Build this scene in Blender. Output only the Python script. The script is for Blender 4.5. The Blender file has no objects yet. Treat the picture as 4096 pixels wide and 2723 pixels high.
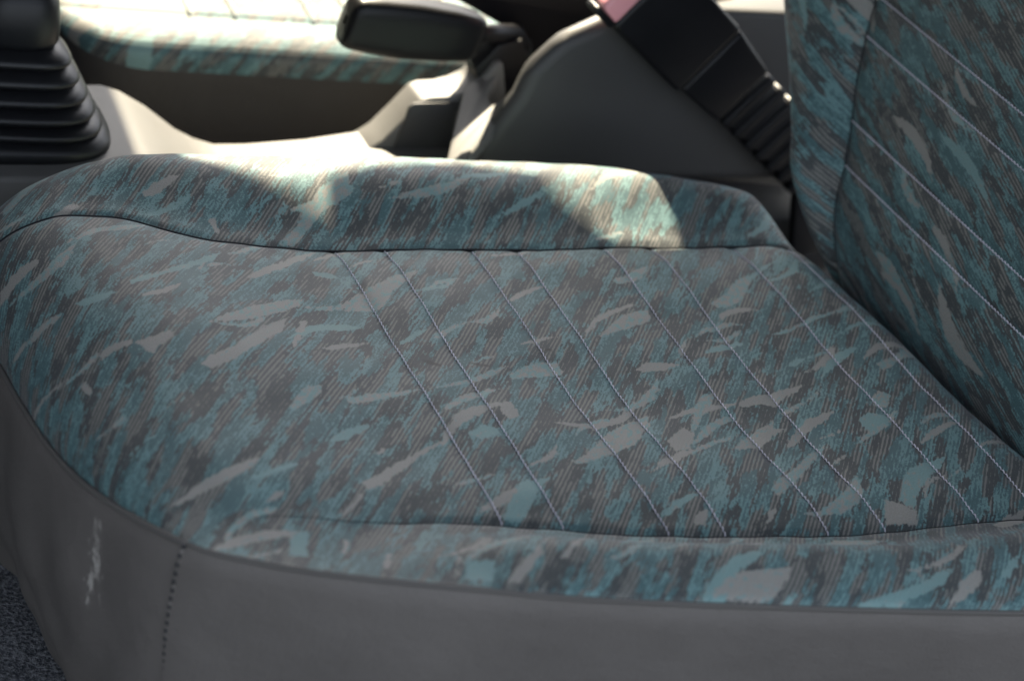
import bpy, bmesh, math, random
import numpy as np
from mathutils import Vector, Matrix

# ---------------------------------------------------------------- camera, sky, sun, exposure
scene = bpy.context.scene
COL = scene.collection
cam_d = bpy.data.cameras.new('camera'); cam = bpy.data.objects.new('camera', cam_d); COL.objects.link(cam)
cam_d.sensor_width = 23.5; cam_d.lens = 50.0; cam_d.clip_start = .05; cam_d.clip_end = 200
CR, CU, CF = Vector((0.90307, -0.365168, 0.22609)), Vector((0, 0.526411, 0.85023)), Vector((0.429494, 0.767817, -0.475386))
M = Matrix((CR, CU, -CF)).transposed().to_4x4(); M.translation = Vector((-0.58459, -0.8788, 0.57672))
cam.matrix_world = M
cam_d.dof.use_dof = True; cam_d.dof.focus_distance = 1.20; cam_d.dof.aperture_fstop = 3.7; cam_d.dof.aperture_blades = 7
scene.camera = cam
SUN = Vector((.08, .75, .66)).normalized()          # direction to the sun
world = bpy.data.worlds.new('World'); scene.world = world; world.use_nodes = True
nt = world.node_tree; bg = nt.nodes['Background']
sky = nt.nodes.new('ShaderNodeTexSky'); sky.sky_type = 'NISHITA'; sky.sun_disc = False
sky.sun_elevation = math.asin(SUN.z); sky.sun_rotation = math.atan2(SUN.x, SUN.y)
sky.air_density = 1.0; sky.dust_density = 3.0; sky.ozone_density = 1.0
hs = nt.nodes.new('ShaderNodeHueSaturation'); hs.inputs['Saturation'].default_value = .42   # bright hazy day
nt.links.new(sky.outputs[0], hs.inputs['Color']); nt.links.new(hs.outputs[0], bg.inputs[0]); bg.inputs[1].default_value = .052
sl = bpy.data.lights.new('sun', 'SUN'); sl.energy = 2.6; sl.angle = math.radians(.53); sl.color = (1, .87, .64)
so = bpy.data.objects.new('sun', sl); COL.objects.link(so); so.rotation_euler = SUN.to_track_quat('Z', 'Y').to_euler()
scene.view_settings.view_transform = 'Standard'; scene.view_settings.look = 'None'
scene.view_settings.exposure = 3.1; scene.view_settings.gamma = 1.0
scene.cycles.use_denoising = True
scene.cycles.max_bounces = 8

# ---------------------------------------------------------------- seat shape
def catmull(pts, n, closed=False):
    P = np.asarray(pts, float)
    if closed: Q = np.vstack([P[-1:], P, P[:2]])
    else: Q = np.vstack([2*P[:1]-P[1:2], P, 2*P[-1:]-P[-2:-1]])
    out = []
    m = len(Q)-3
    for i in range(m):
        a, b, c, d = Q[i:i+4]
        t = np.linspace(0, 1, 24, endpoint=False)[:, None]
        out.append(.5*((2*b)+(-a+c)*t+(2*a-5*b+4*c-d)*t**2+(-a+3*b-3*c+d)*t**3))
    out.append(Q[-2:-1]) if not closed else out.append(Q[1:2])
    R = np.vstack(out)
    L = np.r_[0, np.cumsum(np.linalg.norm(np.diff(R[:, :2], axis=0), axis=1))]
    s = np.linspace(0, L[-1], n)
    return np.stack([np.interp(s, L, R[:, k]) for k in range(R.shape[1])], 1)

def polydist(x, y, P, vals=None):
    """distance of points to an open polyline, and a value interpolated along it"""
    best = np.full(x.shape, 1e9); bv = np.zeros(x.shape)
    for i in range(len(P)-1):
        ax, ay = P[i, :2]; bx, by = P[i+1, :2]
        dx, dy = bx-ax, by-ay; l2 = dx*dx+dy*dy+1e-12
        t = np.clip(((x-ax)*dx+(y-ay)*dy)/l2, 0, 1)
        d = np.hypot(x-ax-t*dx, y-ay-t*dy)
        m = d < best
        best = np.where(m, d, best)
        if vals is not None: bv = np.where(m, vals[i]+t*(vals[i+1]-vals[i]), bv)
    return best, bv

# closed rim of the cushion fabric (x, y, rim height, rounding radius); front is -x, door side is -y
RIM = [(.240, -.235, .015, .04), (.17, -.2325, .02, .038), (.0927, -.2277, .02, .038), (-.015, -.2152, .02, .038), (-.1228, -.1998, .02, .038), (-.1811, -.1846, .018, .04),
       (-.2355, -.1644, .013, .042), (-.2691, -.1444, .007, .046), (-.2952, -.1187, .0, .05), (-.3184, -.0624, -.014, .055), (-.3292, -.0114, -.024, .06),
       (-.3345, .0402, -.03, .06), (-.339, .1, -.036, .06), (-.350, .152, -.045, .06),
       (-.342, .19, -.045, .055), (-.312, .236, -.045, .055), (-.255, .262, -.045, .055), (-.16, .273, -.045, .055), (-.06, .280, -.045, .055),
       (.04, .279, -.045, .055), (.135, .265, -.045, .055), (.196, .240, -.045, .055), (.212, .18, -.04, .05), (.220, .08, -.035, .045), (.228, -.06, -.03, .045)]
NR = 440
RIMC = catmull(RIM, NR, True)
NEAR_SEAM = np.array([(.224, -.122), (.2, -.125), (.125, -.131), (.068, -.134), (-.018, -.131), (-.105, -.121), (-.16, -.1135), (-.215, -.112), (-.25, -.108), (-.28, -.113), (-.295, -.119)])
FAR_SEAM = np.array([(.212, .18), (.18, .172), (.11, .168), (.015, .160), (-.075, .157), (-.157, .154), (-.222, .153), (-.255, .171), (-.29, .178), (-.318, .172), (-.337, .162), (-.350, .152)])
NS = catmull(NEAR_SEAM, 220); FS = catmull(FAR_SEAM, 220)
STITCH_X = [-.1365, -.105, -.049, -.018, .042, .077, .139, .182]

def sstep(t): t = np.clip(t, 0, 1); return t*t*(3-2*t)

def height(x, y, part, flat=False):
    x = np.asarray(x, float); y = np.asarray(y, float)
    z = .012*np.exp(-((x+.255)/.06)**2)*np.exp(-((y-.06)/.16)**2) - .006*np.exp(-((x-.03)/.12)**2-((y)/.08)**2)
    z = z + .0012*np.sin(x*37+y*21)*np.sin(y*31-x*11+1) + .0004*np.sin(x*150-y*70)*np.sin(y*113+x*60)
    dn, _ = polydist(x, y, NS); df, _ = polydist(x, y, FS)
    front = sstep((x+.335)/.1)
    if part == 'near': z = z + sstep((x+.27)/.15)*.027*sstep(dn/.055)
    elif part == 'far': z = z + (.009+.010*front)*sstep(df/.06)
    else:
        for i, sx in enumerate(STITCH_X):
            z = z - .0015*np.exp(-(np.abs(x-sx)/.0034)**1.2)*(1+.05*np.sin(y*310+i*2)+.04*np.sin(y*127+i))
        inq = sstep((x+.16)/.03)
        z = z + (.0015+inq*.0010)*sstep(dn/.03)*sstep(df/.03)
    z = z - .0018*np.exp(-(dn/.003)**2)*sstep((x+.22)/.08) - .0018*np.exp(-(df/.003)**2)
    d, zi = polydist(x, y, RIMC, RIMC[:, 2]); _, rr = polydist(x, y, RIMC, RIMC[:, 3])
    if flat: return z
    q = np.clip(1-d/rr, 0, 1)
    drop = 1-np.sqrt(np.clip(1-q*q, 0, 1))
    zin = z
    return zin + (zi-zin)*np.where(d < rr, drop, 0)

# ---------------------------------------------------------------- helpers
def tag(o, label=None, cat=None, group=None, kind=None):
    if label: o['label'] = label
    if cat: o['category'] = cat
    if group: o['group'] = group
    if kind: o['kind'] = kind
    return o
def empty(name, loc):
    o = bpy.data.objects.new(name, None); COL.objects.link(o); o.location = loc; o.empty_display_size = .05
    bpy.context.view_layer.update(); return o
def link(name, me, mat, parent=None):
    o = bpy.data.objects.new(name, me); COL.objects.link(o)
    if mat: me.materials.append(mat)
    if parent is not None:
        o.parent = parent
        bpy.context.view_layer.update()
        o.matrix_parent_inverse = parent.matrix_world.inverted()
    return o
def put_attr(me, name, arr, typ='FLOAT'):
    a = me.attributes.new(name, typ, 'POINT')
    a.data.foreach_set('vector' if typ == 'FLOAT_VECTOR' else 'value', np.ascontiguousarray(arr, dtype=np.float32).ravel())
def mesh(name, V, Fc, mat, parent=None, smooth=True, attrs=None):
    me = bpy.data.meshes.new(name); me.from_pydata([tuple(map(float, v)) for v in V], [], [tuple(map(int, f)) for f in Fc]); me.update()
    if smooth: me.polygons.foreach_set('use_smooth', [True]*len(me.polygons))
    for k, v in (attrs or {}).items(): put_attr(me, k, v, 'FLOAT_VECTOR' if np.ndim(v) == 2 else 'FLOAT')
    return link(name, me, mat, parent)
def grid(name, P, mat, parent=None, attrs=None, flip=False, wrap=False):
    n, m = P.shape[:2]
    i, j = np.meshgrid(np.arange(n-1), np.arange(m if wrap else m-1), indexing='ij')
    j2 = (j+1) % m
    Fc = np.stack([i*m+j, (i+1)*m+j, (i+1)*m+j2, i*m+j2], -1).reshape(-1, 4)
    if flip: Fc = Fc[:, ::-1]
    at = {k: (v.reshape(-1, 3) if v.ndim == 3 else v.reshape(-1)) for k, v in (attrs or {}).items()}
    return mesh(name, P.reshape(-1, 3), Fc, mat, parent, True, at)
def tube_vf(path, r, seg=6, off=0):
    P = np.asarray(path, float); n = len(P)
    T = np.gradient(P, axis=0); T /= np.linalg.norm(T, axis=1)[:, None]+1e-12
    up = np.array([0, 0, 1.]) if abs(T[0][2]) < .9 else np.array([1., 0, 0])
    S = np.cross(T, up); S /= np.linalg.norm(S, axis=1)[:, None]+1e-12; Uv = np.cross(S, T)
    a = np.linspace(0, 2*np.pi, seg, endpoint=False)
    rr = np.broadcast_to(np.asarray(r, float), (n,))
    V = P[:, None]+rr[:, None, None]*(np.cos(a)[None, :, None]*S[:, None]+np.sin(a)[None, :, None]*Uv[:, None])
    Fc = []
    for i in range(n-1):
        for j in range(seg):
            k = (j+1) % seg; Fc.append((off+i*seg+j, off+i*seg+k, off+(i+1)*seg+k, off+(i+1)*seg+j))
    Fc.append(tuple(off+j for j in range(seg))[::-1]); Fc.append(tuple(off+(n-1)*seg+j for j in range(seg)))
    return V.reshape(-1, 3), Fc
def tube(name, path, r, mat, parent=None, seg=6):
    V, Fc = tube_vf(path, r, seg); return mesh(name, V, Fc, mat, parent)
def prism(name, poly, axis, mat, parent=None, bev=0., seg=3, smooth=True):
    """polygon of 3-D points extruded by the vector axis, edges bevelled"""
    P = [Vector(p) for p in poly]; n = len(P); ax = Vector(axis)
    bm = bmesh.new()
    a = [bm.verts.new(p) for p in P]; b = [bm.verts.new(p+ax) for p in P]
    bm.faces.new(a); bm.faces.new(b[::-1])
    for i in range(n): bm.faces.new((a[i], b[i], b[(i+1) % n], a[(i+1) % n]))
    bmesh.ops.recalc_face_normals(bm, faces=bm.faces)
    if bev:
        bmesh.ops.bevel(bm, geom=[e for e in bm.edges if e.calc_face_angle(0) > .35], offset=bev, segments=seg, profile=.5, affect='EDGES', clamp_overlap=True)
    me = bpy.data.meshes.new(name); bm.to_mesh(me); bm.free()
    o = link(name, me, mat, parent)
    if smooth:
        me.polygons.foreach_set('use_smooth', [True]*len(me.polygons))
        try: me.set_sharp_from_angle(angle=math.radians(35))
        except Exception: pass
    return o

# ---------------------------------------------------------------- materials
class N:
    def __init__(s, name):
        s.m = bpy.data.materials.new(name); s.m.use_nodes = True; s.t = s.m.node_tree; s.t.nodes.clear()
        s.out = s.t.nodes.new('ShaderNodeOutputMaterial'); s.b = s.t.nodes.new('ShaderNodeBsdfPrincipled')
        s.t.links.new(s.b.outputs[0], s.out.inputs[0])
    def inp(s, sock, v):
        if isinstance(v, bpy.types.NodeSocket): s.t.links.new(v, sock)
        elif v is not None: sock.default_value = v
    def set(s, **kw):
        for k, v in kw.items(): s.inp(s.b.inputs[k.replace('_', ' ')], v)
    def attr(s, name, vec=False):
        n = s.t.nodes.new('ShaderNodeAttribute'); n.attribute_name = name; return n.outputs['Vector' if vec else 'Fac']
    def math(s, op, a, b=None, c=None, clamp=False):
        n = s.t.nodes.new('ShaderNodeMath'); n.operation = op; n.use_clamp = clamp
        for i, v in enumerate((a, b, c)):
            if v is not None: s.inp(n.inputs[i], v)
        return n.outputs[0]
    def mix(s, f, a, b):
        n = s.t.nodes.new('ShaderNodeMix'); n.data_type = 'RGBA'
        s.inp(n.inputs[0], f); s.inp(n.inputs[6], a); s.inp(n.inputs[7], b); return n.outputs[2]
    def mapv(s, v, rot=0, scale=(1, 1, 1), loc=(0, 0, 0)):
        n = s.t.nodes.new('ShaderNodeMapping'); n.inputs['Rotation'].default_value = (0, 0, rot)
        n.inputs['Scale'].default_value = scale; n.inputs['Location'].default_value = loc; s.inp(n.inputs[0], v); return n.outputs[0]
    def noise(s, v, scale, detail=2, rough=.5, dist=0, dim='3D'):
        n = s.t.nodes.new('ShaderNodeTexNoise'); n.noise_dimensions = dim
        s.inp(n.inputs['Vector'], v); n.inputs['Scale'].default_value = scale; n.inputs['Detail'].default_value = detail
        n.inputs['Roughness'].default_value = rough; n.inputs['Distortion'].default_value = dist; return n.outputs['Fac']
    def step(s, v, lo, hi):
        n = s.t.nodes.new('ShaderNodeMapRange'); n.interpolation_type = 'SMOOTHSTEP'; n.clamp = True
        s.inp(n.inputs[0], v); n.inputs[1].default_value = lo; n.inputs[2].default_value = hi; return n.outputs[0]
    def sep(s, v):
        n = s.t.nodes.new('ShaderNodeSeparateXYZ'); s.inp(n.inputs[0], v); return n.outputs
    def bump(s, h, strength, dist):
        n = s.t.nodes.new('ShaderNodeBump'); n.inputs['Strength'].default_value = strength; n.inputs['Distance'].default_value = dist
        s.inp(n.inputs['Height'], h); s.t.links.new(n.outputs[0], s.b.inputs['Normal'])
    def obj(s):
        n = s.t.nodes.new('ShaderNodeTexCoord'); return n.outputs['Object']
    def geo(s):
        n = s.t.nodes.new('ShaderNodeNewGeometry'); return n.outputs['Position']

def fabric(name, rot, lean):
    """camouflage-like woven fabric: hatched teal / grey ground with pale leaf shapes; 'fab' is cloth metres"""
    s = N(name); f = s.attr('fab', True)
    pq = s.mapv(f, rot)                                            # x across the streaks, y along them
    low = s.noise(s.mapv(pq, lean, (112, 22, 1)), 1, 2, .55, .2)
    hm = s.step(s.noise(s.mapv(pq, .2, (50, 24, 1), (6, 13, 0)), 1, 2), .36, .62)
    wob = s.noise(s.mapv(pq, 0, (60, 22, 1), (3, 7, 0)), 1, 2)
    x = s.sep(pq)[0]
    ph = s.math('MULTIPLY_ADD', x, 2*math.pi/.0022, s.math('MULTIPLY', wob, 5.0))
    hatch = s.math('SINE', ph)
    along = s.noise(s.mapv(pq, 0, (620, 150, 1), (1, 2, 0)), 1, 3, .65)   # breaks the hatch strokes
    weave = s.noise(s.mapv(f, 0, (900, 900, 1)), 1, 1)
    patch = s.noise(s.mapv(pq, lean*.75, (110, 24, 1), (9, 4, 0)), 1, 3, .65, .3)
    tealf = s.noise(s.mapv(pq, lean*1.2, (108, 21, 1), (2, 11, 0)), 1, 2, .55, .2)
    # ground: teal stipple, plain dark and hatched zones with ragged borders
    A = s.math('SUBTRACT', along, .5); Wv = s.math('SUBTRACT', weave, .5); H = s.math('MULTIPLY', hatch, .5)
    rag = s.math('ADD', s.math('MULTIPLY', A, .30), s.math('ADD', s.math('MULTIPLY', Wv, .10), s.math('MULTIPLY', H, .035)))
    teal = s.step(s.math('ADD', tealf, rag), .490, .525)
    hz = s.step(s.math('ADD', low, rag), .485, .525)
    C_dark = (.056, .064, .065, 1); C_dteal = (.064, .125, .135, 1); C_grey = (.220, .218, .200, 1); C_teal = (.138, .248, .253, 1)
    stp = s.step(s.math('ADD', s.math('ADD', s.math('MULTIPLY', A, 1.5), s.math('MULTIPLY', H, .22)), s.math('ADD', Wv, s.math('MULTIPLY', s.math('SUBTRACT', patch, .5), 1.6))), .02, .14)
    c_t = s.mix(stp, C_dteal, C_teal)
    hk = s.step(s.math('ADD', H, s.math('ADD', s.math('MULTIPLY', A, 1.9), s.math('MULTIPLY', Wv, .7))), -.04, .12)
    c_h = s.mix(s.math('MULTIPLY_ADD', hk, .68, .10), C_dark, C_grey)
    dk = s.step(s.math('ADD', H, s.math('ADD', s.math('MULTIPLY', A, 1.3), s.math('MULTIPLY', Wv, .5))), .44, .58)
    c_d = s.mix(s.math('MULTIPLY', dk, .7), C_dark, s.mix(teal, C_grey, C_teal))
    col = s.mix(teal, s.mix(hz, c_d, c_h), c_t)
    # leaves
    edge = s.noise(s.mapv(pq, 0, (520, 150, 1), (5, 5, 0)), 1, 2, .6)
    lf = s.math('ADD', s.attr('leaf'), s.math('MULTIPLY', s.math('SUBTRACT', edge, .5), .0050))
    lm = s.step(lf, -.0003, .0006)
    st = s.noise(s.mapv(pq, 0, (330, 170, 1), (8, 1, 0)), 1, 3, .65)
    tt = s.step(s.math('ADD', s.math('MULTIPLY', s.attr('tint'), .62), s.math('MULTIPLY', s.math('SUBTRACT', st, .5), 1.3)), .22, .40)
    lcol = s.mix(tt, (.268, .264, .244, 1), (.172, .288, .288, 1))
    col = s.mix(s.math('MULTIPLY', lm, .95), col, lcol)
    col = s.mix(s.math('MULTIPLY', s.step(s.math('ADD', s.attr('stain'), s.math('MULTIPLY', s.math('SUBTRACT', st, .5), .003)), .0004, .0018), .8), col, (.028, .024, .020, 1))
    # threads: slight value variation
    thr = s.noise(s.mapv(f, 0, (1300, 1300, 1)), 1, 0)
    hsv = s.t.nodes.new('ShaderNodeHueSaturation'); s.inp(hsv.inputs['Color'], col)
    s.inp(hsv.inputs['Value'], s.math('MULTIPLY_ADD', thr, .5, .75)); col = hsv.outputs[0]
    s.set(Base_Color=col, Roughness=.62, Specular_IOR_Level=.32, Sheen_Weight=.12, Sheen_Roughness=.45, Sheen_Tint=(.80, .86, 1, 1))
    rib = s.math('ADD', s.math('MULTIPLY', hatch, .12), s.math('MULTIPLY', thr, 1.2))
    s.bump(rib, .22, .0006)
    return s.m

def vinyl(name, col, rough=.55, grain=900, smudge=False, spec=.35, bumpd=.0004):
    s = N(name); p = s.obj() if not smudge else s.attr('fab', True)
    n1 = s.noise(s.geo(), 14, 4, .6); n2 = s.noise(s.geo(), grain, 2)
    c = s.mix(n1, tuple(v*.80 for v in col)+(1,), tuple(min(v*1.18, 1) for v in col)+(1,))
    r = s.math('MULTIPLY_ADD', n1, .14, rough-.07)
    if smudge:
        sm = s.attr('smudge'); e = s.noise(s.mapv(s.geo(), 0, (1, 1, .35)), 420, 4, .7)
        k = s.step(s.math('ADD', sm, s.math('MULTIPLY', s.math('SUBTRACT', e, .5), .022)), .000, .0045)
        c = s.mix(s.math('MULTIPLY', k, .80), c, (.46, .44, .41, 1)); r = s.math('MAXIMUM', r, s.math('MULTIPLY', k, .9))
    s.set(Base_Color=c, Roughness=r, Specular_IOR_Level=spec)
    n3 = s.noise(s.geo(), 46, 3, .55)
    s.bump(s.math('ADD', s.math('MULTIPLY', n2, .30), n3), .6, .0022)
    return s.m

def plain(name, col, rough, spec=.5, var=.1, grain=500, bumpd=.0002):
    s = N(name); n1 = s.noise(s.geo(), 30, 4, .6); n2 = s.noise(s.geo(), grain, 2)
    c = s.mix(n1, tuple(v*(1-var) for v in col)+(1,), tuple(min(v*(1+var), 1) for v in col)+(1,))
    s.set(Base_Color=c, Roughness=s.math('MULTIPLY_ADD', n1, .12, rough-.06), Specular_IOR_Level=spec)
    s.bump(n2, .3, bumpd); return s.m

M_FAB = fabric('seat_fabric', math.radians(37), .47)
M_FABB = fabric('backrest_fabric', math.radians(73), .10)
M_SKIRT = vinyl('grey_vinyl', (.138, .127, .119), .55, smudge=True)
M_VIN2 = vinyl('dark_vinyl', (.05, .047, .045), .6)
M_PLAS = plain('console_plastic', (.125, .124, .121), .55, .4, .08, 1400, .0002)
M_PLAS_SHADE = plain('shaded_console_plastic', (.046, .046, .048), .5, .4, .08, 1400, .0002)  # console grey darkened for the parts that stand in shadow
M_RUB = plain('black_rubber', (.009, .0095, .0115), .40, .36, .2)
M_BLK = plain('black_plastic', (.007, .007, .009), .36, .26, .2)
M_GRIP = plain('grip_plastic', (.010, .010, .011), .36, .22, .15)
M_RED = plain('sun_paled_red', (.80, .36, .40), .35, .5, .05)  # red paled towards pink, strong sunlight put into the colour
M_SILV = plain('satin_metal', (.5, .5, .5), .4, .5, .05)
M_THREAD = plain('lavender_thread', (.66, .65, .73), .8, .2, .1)
M_DTHREAD = plain('dark_thread', (.028, .030, .034), .85, .2, .1)
M_PIPE = plain('grey_piping', (.120, .114, .108), .75, .2, .1)
M_PALE = plain('pale_thread', (.75, .74, .70), .8, .2, .1)

# ---------------------------------------------------------------- car floor, and an unseen roof slab added to shade the cabin
def carpet():
    s = N('carpet'); a = s.noise(s.geo(), 420, 3, .7); b = s.noise(s.geo(), 9, 3); d = s.noise(s.geo(), 26, 4, .7)
    c = s.mix(s.step(a, .35, .75), (.06, .066, .078, 1), (.34, .35, .37, 1))
    c = s.mix(s.math('MULTIPLY', s.step(d, .58, .75), .5), c, (.30, .28, .24, 1))
    s.set(Base_Color=c, Roughness=.95, Specular_IOR_Level=.1); s.bump(a, 1, .004); return s.m
FLOOR_Z = -.205
fx = np.linspace(-1.3, 1.0, 140); fy = np.linspace(-.45, 1.25, 110)
FX, FY = np.meshgrid(fx, fy, indexing='ij')
FZ = FLOOR_Z + .0015*np.sin(FX*43)*np.sin(FY*37)
tag(grid('car_floor', np.stack([FX, FY, FZ], -1), carpet()), kind='structure')

ROOF_BLOCKER_Z = .75
EDGE = [(-0.1123, 2.2), (-0.1123, 1.4347), (-0.095, 1.4113), (-0.0982, 1.364), (-0.1053, 1.3118), (-0.107, 1.2754), (-0.1225, 1.0486), (-0.0797, 1.0369), (-0.0422, 1.0275), (-0.0383, 1.0415), (-0.008, 1.0522), (0.0265, 1.0589), (0.0575, 1.0636), (0.0745, 1.0614), (0.1225, 1.0532), (0.0902, 1.0415), (0.0717, 1.0274), (0.0696, 1.029), (0.1093, 1.0267), (0.1467, 1.022), (0.1915, 1.0193), (0.1928, 1.0275), (0.1941, 1.0369), (0.2015, 1.0448), (0.2561, 1.1408), (0.3561, 1.1408), (1.3, 1.1408)]  # unseen roof outline, shaped so the sun patches fall in place
roof_blocker_pts = [(p[0], p[1], ROOF_BLOCKER_Z) for p in EDGE]
roof_blocker_pts = roof_blocker_pts + [(1.3, roof_blocker_pts[-1][1], ROOF_BLOCKER_Z), (1.3, -.28, ROOF_BLOCKER_Z), (-1.2, -.28, ROOF_BLOCKER_Z), (-1.2, roof_blocker_pts[0][1], ROOF_BLOCKER_Z)]
tag(prism('roof_blocker', roof_blocker_pts, (0, 0, .003), vinyl('roof_blocker_grey', (.09, .09, .09), .9), smooth=False), kind='structure')

# unseen block ahead of the seats, added to cut light from the front
tag(prism('dash_blocker', [(-1.3, -.14, FLOOR_Z-.001), (-.90, -.14, FLOOR_Z-.001), (-.82, -.14, .12), (-.84, -.14, .27), (-.93, -.14, .33), (-1.3, -.14, .36)], (0, 1.265, 0), vinyl('dash_blocker_grey', (.04, .04, .042), .6), None, .02, 3), kind='structure')

# unseen sheet inside the windscreen, added to keep front light off the backrest
tag(prism('windscreen_blocker', [(-.66, -.33, .745), (-.92, -.33, .345), (-.935, -.33, .355), (-.675, -.33, .748)], (0, 1.455, 0), vinyl('windscreen_blocker_grey', (.16, .16, .17), .8), None, smooth=False), kind='structure')

# unseen panel on the far door side, added to narrow the window light
tag(prism('far_side_blocker', [(-1.2, 1.13, FLOOR_Z-.001), (.75, 1.13, FLOOR_Z-.001), (.75, 1.13, .20), (-.14, 1.13, .21), (-.19, 1.13, .742), (-1.2, 1.13, .742)], (0, .05, 0), vinyl('far_blocker_grey', (.06, .06, .062), .6), None, .012, 2), kind='structure')

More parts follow.
